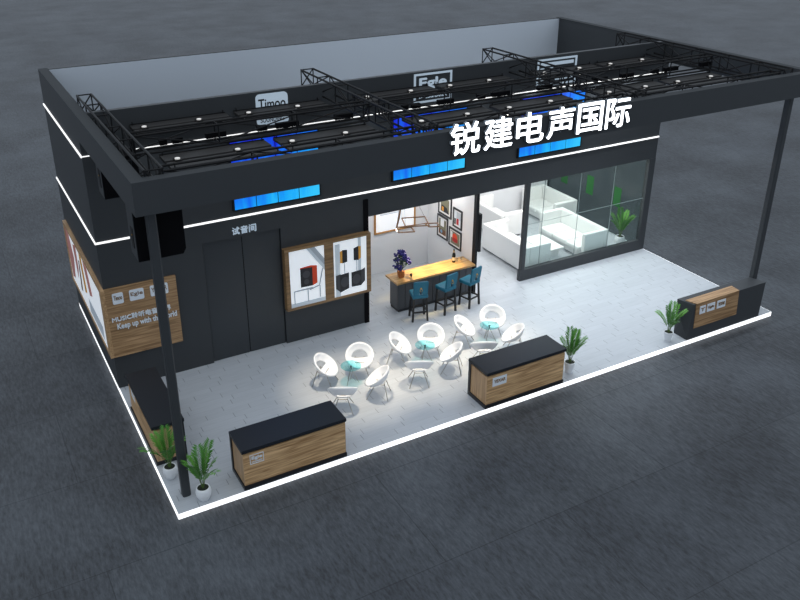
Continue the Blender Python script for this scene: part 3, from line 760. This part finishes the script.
def stool():
    t = thing('bar_stool', '', 'bar stool')
    for sx in (-1, 1):
        for sy in (-1, 1):
            MB().hexa([(sx*.225-.026, sy*.2-.026, 0), (sx*.225+.026, sy*.2-.026, 0), (sx*.225+.026, sy*.2+.026, 0), (sx*.225-.026, sy*.2+.026, 0),
                       (sx*.185-.022, sy*.175-.022, .74), (sx*.185+.022, sy*.175-.022, .74), (sx*.185+.022, sy*.175+.022, .74), (sx*.185-.022, sy*.175+.022, .74)]).build('leg', M['stoolleg'], t)
    for sy in (-1, 1): MB().box(-.20, .20, sy*.19-.015, sy*.19+.015, .275, .32).build('stretcher', M['stoolleg'], t)
    for sx in (-1, 1): MB().box(sx*.21-.015, sx*.21+.015, -.18, .18, .275, .32).build('stretcher', M['stoolleg'], t)
    mb = MB(); mb.smooth = True
    mb.rbox(-.235, .235, -.21, .24, .74, .86, .035).build('seat', M['teal'], t)
    # tapered backrest on the near side with a notch at its foot
    bm = bmesh.new(); pts = [(-.21, .86), (-.07, .86), (-.05, .93), (.05, .93), (.07, .86), (.21, .86), (.225, 1.27), (.20, 1.31), (-.20, 1.31), (-.225, 1.27)]
    a = [bm.verts.new((x, -.215-(z-.86)*.12, z)) for x, z in pts]; b = [bm.verts.new((x, -.16-(z-.86)*.12, z)) for x, z in pts]
    bm.faces.new(a); bm.faces.new(b[::-1])
    for i in range(len(pts)): bm.faces.new((a[i], b[i], b[(i+1) % len(pts)], a[(i+1) % len(pts)]))
    bmesh.ops.recalc_face_normals(bm, faces=bm.faces[:]); bmesh.ops.bevel(bm, geom=bm.edges[:], offset=.012, segments=2, affect='EDGES')
    bk = MB().addbm(bm).build('backrest', M['teal'], t)
    MB().lathe([(.001, -.012), (.024, -.012), (.024, 0), (.001, 0)], 12, (0, 0, 0), cap=False)
    ring = MB(); ring.tube([(0, -.262, 1.10), (0, -.247, 1.10)], .024, 10)
    ring.tube([(.035*math.cos(2*PI*i/12), -.262, 1.045+.05*math.sin(2*PI*i/12)) for i in range(13)], .006, 5)
    ring.build('brass_pull', M['gold'], bk)
    MB().box(-.018, .018, -.232, -.216, .90, 1.0).build('dark_tab', M['black'], bk)
    return t
st0 = stool()
sts = [((8.58, 4.76), -.28, 'teal bar stool at the left end of the bar'), ((9.53, 4.77), .20, 'teal bar stool at the middle of the bar'), ((10.38, 4.77), .27, 'teal bar stool at the right end of the bar')]
for i, (p_, rz, lab) in enumerate(sts):
    if i == 0: st0.location = (*p_, 0); st0.rotation_euler = (0, 0, rz); st0['label'] = lab; st0['group'] = 'teal bar stools'
    else: dup(st0, (*p_, 0), rz, lab)

# things on the bar
bx, by, bz = 8.43, 5.55, 1.05
t = thing('flower_pot', 'orange brown pot of violet blue flowers on the bar', 'flowers', (bx, by, bz))
MB().hexa([(bx-.07, by-.07, bz), (bx+.07, by-.07, bz), (bx+.07, by+.07, bz), (bx-.07, by+.07, bz), (bx-.085, by-.085, bz+.2), (bx+.085, by-.085, bz+.2), (bx+.085, by+.085, bz+.2), (bx-.085, by+.085, bz+.2)]).build('pot', M['terracotta'], t)
rnd = random.Random(4); st_ = MB(); lf = MB()
for i in range(30):
    a = rnd.uniform(0, 2*PI); hh = rnd.uniform(0, 1)**.8; rr = .33*math.sqrt(max(0, 1-hh**1.6))*rnd.uniform(.45, 1)
    p1 = (bx+rr*math.cos(a), by+rr*math.sin(a)*.9, bz+.24+hh*.58)
    st_.tube([(bx+rnd.uniform(-.03, .03), by, bz+.19), (bx+rr*.5*math.cos(a), by+rr*.5*math.sin(a), bz+.2+hh*.35), p1], .005, 4)
    fl = MB(); fl.smooth = False
    for q in range(7):
        bm = bmesh.new(); bmesh.ops.create_icosphere(bm, subdivisions=1, radius=rnd.uniform(.02, .038))
        off = Vector((rnd.uniform(-.05, .05), rnd.uniform(-.05, .05), rnd.uniform(-.05, .05)))
        fl.addbm(bm, Matrix.Translation(Vector(p1)+off))
    fl.build('blossom', M['blueflower'], t)
    for q in range(2):
        c_ = Vector((bx+rr*.7*math.cos(a+q*.4), by+rr*.7*math.sin(a+q*.4), bz+.22+hh*.5)); d_ = Vector((rnd.uniform(-1, 1), rnd.uniform(-1, 1), rnd.uniform(-.3, 1))).normalized()*.08; s_ = d_.orthogonal().normalized()*.022
        lf.poly([c_-d_, c_+s_, c_+d_, c_-s_])
st_.build('stems', M['blueleaf'], t); lf.build('foliage', M['blueleaf'], t)
tag(MB().lathe([(.03, 0), (.04, .05), (.035, .075), (.02, .09)], 12, (8.72, 5.44, bz)).build('tea_light_jar', M['bottle']), 'small dark jar on the bar right of the flower pot', 'jar')
t = thing('wine_bottle', 'dark wine bottle with cream label on the bar', 'bottle', (10.36, 5.66, bz))
mb = MB(); mb.smooth = True; mb.lathe([(.05, 0), (.055, .01), (.055, .25), (.046, .29), (.020, .33), (.019, .41)], 16, (10.36, 5.66, bz)).build('bottle_body', M['bottle'], t)
MB().lathe([(.0562, .07), (.0562, .18)], 16, (10.36, 5.66, bz), cap=False).build('label', M['cream'], t)
MB().lathe([(.0215, .335), (.0215, .40)], 12, (10.36, 5.66, bz), cap=False).build('neck_band', M['foil'], t)
MB().lathe([(.022, .40), (.022, .43)], 12, (10.36, 5.66, bz)).build('cap', M['bottle'], t)
for x, y, lab in ((10.38, 5.50, 'wine glass on the bar in front of the bottle'), (10.54, 5.52, 'wine glass on the bar nearest the right wall')):
    tag(MB().lathe([(.033, 0), (.033, .004), (.005, .01), (.004, .09), (.03, .12), (.036, .16), (.030, .20), (.028, .20), (.034, .16), (.028, .124), (.003, .10)], 14, (x, y, bz), cap=False).build('wine_glass', M['clearglass']), lab, 'glass', 'wine glasses on the bar')

# pendant lamp of three tilted rectangles
z0 = 2.45
t = thing('pendant_lamp', 'copper pendant lamp of interlinked rectangular frames above the bar', 'pendant lamp', (9.0, 6.2, z0))
def quadframe(pts, r=.021):
    mb = MB()
    for i in range(4): mb.tube([pts[i], pts[(i+1) % 4]], r, 4)
    mb.build('frame', M['copper'], t)
quadframe([(9.03, 6.56, z0), (9.70, 6.33, z0), (9.45, 5.66, z0), (8.80, 5.94, z0)])
quadframe([(8.57, 6.06, z0-.02), (8.95, 5.86, z0-.02), (8.86, 5.51, z0-.02), (8.41, 5.68, z0-.02)])
quadframe([(9.46, 5.92, z0-.03), (9.81, 5.77, z0-.03), (9.70, 5.52, z0-.03), (9.43, 5.64, z0-.03)])
MB().tube([(8.57, 6.06, z0-.02), (9.46, 5.90, z0-.02)], .012, 4).build('link_bar', M['copper'], t)
mb = MB()
for a, b in (((8.57, 6.06, z0), (8.80, 6.10, 3.9)), ((9.03, 6.56, z0), (8.82, 6.12, 3.9)), ((8.80, 5.94, z0), (8.80, 6.08, 3.9)), ((9.45, 5.66, z0), (8.84, 6.1, 3.9))): mb.tube([a, b], .004, 4)
mb.build('wire', M['frameblack'], t)
MB().tube([(8.52, 5.96, z0-.10), (8.52, 5.96, z0-.02)], .022, 10).build('bulb', M['lens'], t)
MB().tube([(8.80, 6.1, 3.88), (8.66, 6.0, 3.0), (8.60, 5.98, 2.75), (8.50, 5.95, z0)], .028, 8).build('suspension_arm', M['copper'], t)
MB().lathe([(.09, 0), (.09, .03)], 16, (8.81, 6.1, 3.87)).build('ceiling_rose', M['frameblack'], t)

# pictures
t = thing('framed_picture', 'white picture in a wide oak frame on the back wall of the bar room', 'picture', (9.6, 8.0, 1.4))
fx0, fx1, fz0, fz1 = 8.84, 10.36, 1.40, 2.62; yy = 8.0
MB().box(fx0, fx1, yy-.04, yy, fz0, fz0+.06).box(fx0, fx1, yy-.04, yy, fz1-.06, fz1).box(fx0, fx0+.06, yy-.04, yy, fz0+.06, fz1-.06).box(fx1-.06, fx1, yy-.04, yy, fz0+.06, fz1-.06).build('frame', M['goldframe'], t)
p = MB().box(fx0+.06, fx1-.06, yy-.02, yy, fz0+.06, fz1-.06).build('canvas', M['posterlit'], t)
prints(p, [(P['pale'], R(.15, .9, .55, .60)), (P['pale'], R(.5, 1.2, .70, .74)), (P['pale'], R(.2, .7, .85, .88))], (fx0+.06, yy-.02, fz0+.06), (1, 0, 0), (0, 0, 1), (0, -1, 0))
PF = [(6.60, 7.36, 2.02, 2.72, 'upper left of the four, with dark and amber', [(P['olive'], R(.14, .62, .12, .58)), (P['black'], [(.14, .12), (.62, .12), (.5, .3), (.2, .34)]), (P['amber'], R(.2, .32, .14, .28))]),
      (6.00, 6.50, 1.86, 2.50, 'upper right of the four, small red figure on grey', [(P['pale'], R(.08, .42, .1, .54)), (P['grey'], R(.2, .42, .3, .54)), (P['deepred'], R(.2, .32, .12, .32)), (P['black'], R(.08, .16, .1, .3))]),
      (6.78, 7.40, 1.22, 1.98, 'lower left of the four, street scene with a pale blue spot', [(P['olive'], R(.1, .52, .12, .64)), (P['brown'], R(.1, .52, .12, .3)), (P['white'], R(.2, .4, .4, .64)), (P['sky'], circ(.26, .22, .06))]),
      (6.00, 6.70, 1.16, 1.78, 'lower right of the four, bright red figure', [(P['olive'], R(.1, .6, .1, .52)), (P['red'], circ(.34, .33, .15)), (P['deepred'], R(.2, .5, .2, .32)), (P['white'], R(.12, .2, .3, .5))])]
xw = 10.86
for y0, y1, z0_, z1_, lab, lay in PF:
    t = thing('framed_picture', 'black framed picture, '+lab, 'picture', (xw, (y0+y1)/2, z0_), 'pictures on the right bar wall')
    MB().box(xw-.03, xw, y0, y1, z0_, z0_+.055).box(xw-.03, xw, y0, y1, z1_-.055, z1_).box(xw-.03, xw, y0, y0+.055, z0_+.055, z1_-.055).box(xw-.03, xw, y1-.055, y1, z0_+.055, z1_-.055).build('frame', M['frameblack'], t)
    p = MB().box(xw-.015, xw, y0+.04, y1-.04, z0_+.04, z1_-.04).build('mount', M['paper'], t)
    # u runs from the far edge towards the viewer
    prints(p, lay, (xw-.015, y1, z0_), (0, -1, 0), (0, 0, 1), (-1, 0, 0), base=.003)

# wall screen on the lounge side of the partition
t = thing('wall_television', 'thin black wall television edge on beside the lounge entrance', 'television', (11.2, 6.0, 1.35))
MB().box(11.12, 11.20, 5.45, 6.60, 1.30, 2.55).build('display', M['black'], t)
MB().box(10.95, 11.12, 5.95, 6.25, 1.75, 2.15).build('wall_bracket', M['chrome'], t)

# ---------------------------------------------------------------- lounge
def sofa(x0, y0, L_, mirror, lab):
    t = thing('sofa', lab, 'sofa', (x0, y0, 0), 'white box sofas in the lounge')
    def bx_(a0, a1, b0, b1, c0, c1, nm_, r=.03):
        if mirror: a0, a1 = -a1, -a0
        m_ = MB(); m_.smooth = False; m_.rbox(x0+a0, x0+a1, y0+b0, y0+b1, c0, c1, r, 2).build(nm_, M['sofa'], t)
    Hs = .95
    bx_(0, .16, 0, L_, .06, Hs, 'backrest')
    bx_(.16, 1.02, 0, .16, .06, Hs, 'armrest'); bx_(.16, 1.02, L_-.16, L_, .06, Hs, 'armrest')
    bx_(.16, 1.0, .16, L_-.16, .06, .28, 'base')
    n_ = 2 if L_ < 2.2 else 3; w_ = (L_-.32)/n_
    for i in range(n_): bx_(.18, 1.12, .17+w_*i, .15+w_*(i+1), .28, .46, 'seat_cushion', .05)
    m_ = MB()
    for a in (.08, .92):
        for b in (.08, L_-.08): m_.box(x0+(-a if mirror else a)-.03, x0+(-a if mirror else a)+.03, y0+b-.03, y0+b+.03, 0, .06)
    m_.build('feet', M['chrome'], t)
sofa(13.08, 5.56, 2.45, False, 'white box sofa nearest the lounge entrance, its back turned to the bar')
sofa(16.50, 5.50, 2.4, True, 'white box sofa nearest the palm in the glass room')
sofa(14.05, 8.28, 2.0, False, 'white box sofa at the back of the lounge on the left')
sofa(17.45, 8.18, 2.0, True, 'white box sofa at the back of the lounge on the right')
t = thing('coffee_table', 'low white coffee table between the two front lounge sofas', 'table', (14.8, 6.8, 0))
MB().rbox(14.35, 15.15, 6.1, 7.4, .30, .36, .01, 1).build('table_top', M['sofa'], t)
MB().box(14.45, 15.05, 6.25, 7.25, 0, .30).build('table_base', M['sofa'], t)

# glazing: front glass wall
GY = YB+.06
gw = thing('window_1', 'large glass front wall of the lounge in a dark frame', 'window', (15.3, GY, .38))
vx = [12.83, 13.45, 14.90, 16.33, 17.74]; hz = 1.90
for i in range(4):
    MB().box(vx[i]+.006, vx[i+1]-.006, GY, GY+.012, .385, hz-.006).build('lower_pane', M['paneglass'], gw)
    MB().box(vx[i]+.006, vx[i+1]-.006, GY, GY+.012, hz+.006, OT-.005).build('upper_pane', M['paneglass'], gw)
m_ = MB()
for x in vx[1:4]: m_.box(x-.006, x+.006, GY-.003, GY+.018, .385, OT-.005)
m_.build('vertical_joint', M['seal'], gw)
MB().box(vx[0], vx[4], GY-.003, GY+.018, hz-.005, hz+.005).build('horizontal_joint', M['seal'], gw)
gw['kind'] = 'structure'
gs = thing('window_2', 'glass side wall of the lounge with green warning stickers', 'window', (W-.06, 8.0, 0))
yb = [YW, 6.71, 8.14, 9.56, D-.17]
for i in range(4): MB().box(W-.07, W-.058, yb[i]+.006, yb[i+1]-.006, .01, OT-.005).build('pane', M['sideglass'], gs)
for (y0, y1) in ((6.54, 6.89), (7.96, 8.32), (9.38, 9.74)):
    MB().box(W-.076, W-.0701, y0, y1, 1.10, 1.81).build('green_sticker', M['green'], gs)

gs['kind'] = 'structure'
# ---------------------------------------------------------------- fill panels added out of view to brighten the rooms
for x, y, sx, sy, lab, pw in ((8.9, 6.6, .6, .4, 'added white fill panel over the left half of the bar room', 26), (10.2, 6.6, .4, .4, 'added white fill panel over the right half of the bar room', 26),
                         (12.2, 7.8, .6, .6, 'added white fill panel over the lounge entrance', 38), (14.2, 7.0, .6, .6, 'added white fill panel over the front of the lounge', 105), (16.2, 7.4, .6, .6, 'added white fill panel over the right of the lounge', 105)):
    t = thing('fill_panel', lab, 'fill light', (x, y, 3.87), 'added fill panels inside the rooms')
    MB().box(x-sx, x+sx, y-sy, y+sy, 3.87, 3.9).build('glow_sheet', M['fillglow'], t)
    l = bpy.data.lights.new('panel_light', 'AREA'); l.shape = 'RECTANGLE'; l.size = sx*2; l.size_y = sy*2; l.energy = pw; l.color = (1, .985, .96)
    o = bpy.data.objects.new('panel_glow', l); COL.objects.link(o); o.parent = t; o.location = (0, 0, -.01)
# warm lamp in the pendant over the bar
t = bpy.data.objects['pendant_lamp']
for dx in (-.28, .42, 1.05):
    l = bpy.data.lights.new('pendant_bulb', 'SPOT'); l.energy = 150; l.color = (1, .76, .38); l.shadow_soft_size = .05; l.spot_size = 1.0; l.spot_blend = .8
    o = bpy.data.objects.new('pendant_glow', l); COL.objects.link(o); o.parent = t; o.location = (dx, -.62, -.12)

# ---------------------------------------------------------------- world and camera
w = bpy.data.worlds.new('hall_light'); sc.world = w; w.use_nodes = True
nt = w.node_tree; bg = nt.nodes['Background']
tc = nt.nodes.new('ShaderNodeTexCoord'); sp = nt.nodes.new('ShaderNodeSeparateXYZ'); nt.links.new(tc.outputs['Generated'], sp.inputs[0])
cr = nt.nodes.new('ShaderNodeValToRGB'); nt.links.new(sp.outputs['Z'], cr.inputs[0])
cr.color_ramp.elements[0].position = 0; cr.color_ramp.elements[0].color = (.55, .64, .76, 1)
cr.color_ramp.elements[1].position = 1; cr.color_ramp.elements[1].color = (.86, .93, 1, 1)
nt.links.new(cr.outputs[0], bg.inputs[0]); bg.inputs[1].default_value = .95

cam = bpy.data.cameras.new('camera'); co = bpy.data.objects.new('camera', cam); COL.objects.link(co)
cam.sensor_width = 36; cam.lens = 836.884/800*36; cam.shift_x = (400-382.96)/800; cam.shift_y = -(300-261.78)/800
cam.clip_start = .1; cam.clip_end = 600
rt = Vector((0.87746369, -0.47963486, -0.00280496)); up = Vector((0.20519751, 0.37009807, 0.90604713)); f = Vector((0.43353368, 0.79559903, -0.4231675))
mx = Matrix((( rt.x, up.x, -f.x, -2.68936), (rt.y, up.y, -f.y, -13.75208), (rt.z, up.z, -f.z, 11.94729), (0, 0, 0, 1)))
co.matrix_world = mx
sc.camera = co
sc.view_settings.view_transform = 'Standard'; sc.view_settings.look = 'None'; sc.view_settings.exposure = 0; sc.view_settings.gamma = 1
